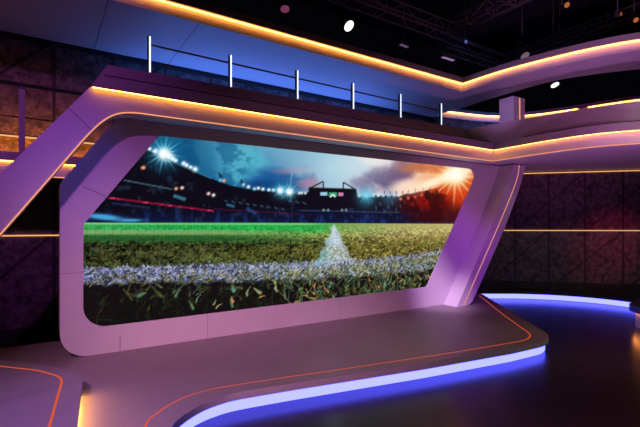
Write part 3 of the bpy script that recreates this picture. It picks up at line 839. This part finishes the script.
par((3.908, 1.251, 6.0), (3.3, -0.4, 2.0), 0.095, 0.24, emit('magenta_lens', (0.16, 0.035, 0.09), 1.0), 'dim magenta spotlight, farthest left in the dark ceiling')
bar_light((7.024, 1.235, 6.0), (1, 0.1, 0), 0.26, emit('violet_dim_lens', (0.11, 0.06, 0.14), 1.0), 'short dim violet batten light, the left of the two')
bar_light((8.49, 1.199, 6.0), (1, 0, 0), 0.42, emit('violet_lens', (0.28, 0.16, 0.36), 1.0), 'short violet batten light nearest the canopy corner')
par((9.929, 0.044, 6.0), (9.2, -3.0, 1.8), 0.115, 0.30, emit('grey_lens_glow', (0.16, 0.11, 0.14), 1.0), 'unlit spotlight with grey lens just above the amber canopy edge on the right')  # lens is off; its faint emission stands in for light caught on it
par((10.282, -0.499, 5.2), (9.9, -2.2, 1.6), 0.10, 0.24, emit('cool_lens', (0.85, 0.95, 1.0), 1.8), 'bright cool white spotlight under the gap between the two canopies')
OR = emit('orange_lens', (0.42, 0.11, 0.03), 1.0)
par((8.71, -1.58, 6.2), (6.5, -4.5, 3.5), 0.055, 0.16, OR, 'small orange spotlight at the top edge of the ceiling, left of the other orange one')
par((10.573, -2.055, 6.2), (8.5, -4.5, 3.8), 0.055, 0.16, OR, 'small orange spotlight in the ceiling nearest the right edge')
par((10.015, -1.999, 6.2), (9.6, -4.5, 5.8), 0.045, 0.14, emit('dim_orange_lens', (0.2, 0.05, 0.02), 1.0), 'small dim reddish spotlight beside the rightmost orange one')
par((8.9, 0.98, 6.45), (7, -5, 4.5), 0.045, 0.14, emit('blue_dim_lens', (0.10, 0.12, 0.35), 1.0), 'tiny bluish spotlight beside the ceiling truss corner')

# ------------------------------------------------------------------ lamps
def spot(name, pos, aim, col, watts, deg, blend=0.6, r=0.12):
    l = bpy.data.lights.new(name, 'SPOT'); l.color = col; l.energy = watts; l.spot_size = math.radians(deg)
    l.spot_blend = blend; l.shadow_soft_size = r
    o = bpy.data.objects.new(name, l); COL.objects.link(o); o.location = pos
    o.rotation_euler = (Vector(aim) - Vector(pos)).to_track_quat('-Z', 'Y').to_euler()
    return o
def area(name, pos, aim, col, watts, sx, sy, spread=180, rotz=None):
    l = bpy.data.lights.new(name, 'AREA'); l.shape = 'RECTANGLE'; l.size = sx; l.size_y = sy; l.color = col; l.energy = watts
    l.spread = math.radians(spread)
    o = bpy.data.objects.new(name, l); COL.objects.link(o); o.location = pos
    o.rotation_euler = (Vector(aim) - Vector(pos)).to_track_quat('-Z', 'Y').to_euler()
    return o
spot('key_pink_light', (-3.2, -7.0, 6.8), (2.1, -0.9, 0.0), (1.0, 0.40, 0.84), 3900, 35, 1.0)
spot('violet_key_light', (-3.0, -7.2, 6.8), (-0.7, -0.4, 3.75), (0.76, 0.15, 1.0), 1000, 35, 1.0)
spot('violet_fill_light', (2.5, -8.5, 6.9), (4.6, 0, 1.2), (0.80, 0.24, 0.62), 520, 46, 1.0)
spot('pillar_light', (3.2, -6.2, 5.6), (7.0, -0.2, 1.2), (0.42, 0.04, 1.0), 1500, 22, 0.9)
spot('pillar_foot_light', (4.9, -2.4, 4.6), (6.80, -0.10, 0.30), (1.0, 0.62, 0.95), 1500, 17, 1.0, 0.30)
spot('blue_fill_light', (3.2, -7.0, 4.9), (0.15, 0, 2.35), (0.10, 0.10, 1.0), 420, 14, 1.0)
spot('platform_violet_light', (-1.0, -4.5, 6.5), (-0.4, -2.9, 0.3), (0.22, 0.16, 1.0), 1500, 40, 1.0)
area('canopy_uplight', (4.2, 1.78, 3.65), (4.2, 1.70, 4.8), (0.11, 0.24, 1.0), 60, 5.2, 0.25)
spot('wall_magenta_light', (10.4, -3.4, 3.0), (11.95, -0.95, 1.4), (1.0, 0.03, 0.22), 170, 36, 1.0, 0.05)
spot('wing_magenta_light', (3.0, -7.0, 3.0), (8.5, -2.4, 3.75), (0.95, 0.10, 0.62), 400, 24, 1.0)
spot('soffit_violet_fill', (6.5, -3.9, 0.12), (8.8, -1.4, 4.2), (0.80, 0.24, 0.85), 300, 95, 1.0, 0.02)  # added floor-level lamp without a fixture, tints the wing soffit violet
spot('canopy_violet_fill', (2.0, -7.6, 0.5), (8.5, -1.9, 5.3), (0.78, 0.28, 0.85), 1500, 22, 1.0)  # added low lamp, no fixture: lifts the right canopy underside
spot('rim_light', (9.5, -8.5, 4.5), (5.6, -2.7, 0.15), (1.0, 0.88, 0.78), 420, 24, 1.0)
spot('rig_fill_light', (5.5, -6.0, 5.6), (8.8, 0.3, 6.7), (1.0, 0.62, 0.62), 75, 70, 1.0)  # added only to bring the trusses out of the dark ceiling
spot('column_fill_light', (3.0, -3.5, 4.2), (9.05, -0.05, 4.25), (0.75, 0.36, 1.0), 600, 12, 0.8, 0.05)  # added unseen lamp, aimed over the parapet to brighten the column
spot('wall_key_light', (6.0, -7.0, 5.0), (11.4, -0.4, 1.6), (0.8, 0.64, 0.60), 430, 40, 1.0)
area('corner_blue_fill', (10.2, 0.9, 4.0), (10.4, 1.5, 4.5), (0.06, 0.2, 1.0), 14, 1.6, 0.15)  # added blue fill for the upper right wall, no fixture there
area('wall_blue_fill', (4.4, 1.62, 3.75), (4.4, 2.15, 4.25), (0.06, 0.22, 1.0), 22, 6.4, 0.15, 120)  # added blue fill to brighten the back wall behind the posts
area('wall_wash_light', (-0.9, 1.55, 2.75), (-0.9, 2.15, 2.98), (1.0, 0.27, 0.02), 40, 3.4, 0.08, 110)

w = bpy.data.worlds.new('world'); sc.world = w; w.use_nodes = True
w.node_tree.nodes['Background'].inputs['Color'].default_value = (0.012, 0.008, 0.016, 1)
w.node_tree.nodes['Background'].inputs['Strength'].default_value = 0.08

sc.view_settings.view_transform = 'Standard'
sc.view_settings.look = 'None'
sc.view_settings.gamma = 1.0
sc.view_settings.exposure = 0.0
sc.view_settings.use_curve_mapping = False
try:
    sc.cycles.use_denoising = True
    sc.cycles.max_bounces = 6
    sc.cycles.sample_clamp_indirect = 4.0
except Exception:
    pass
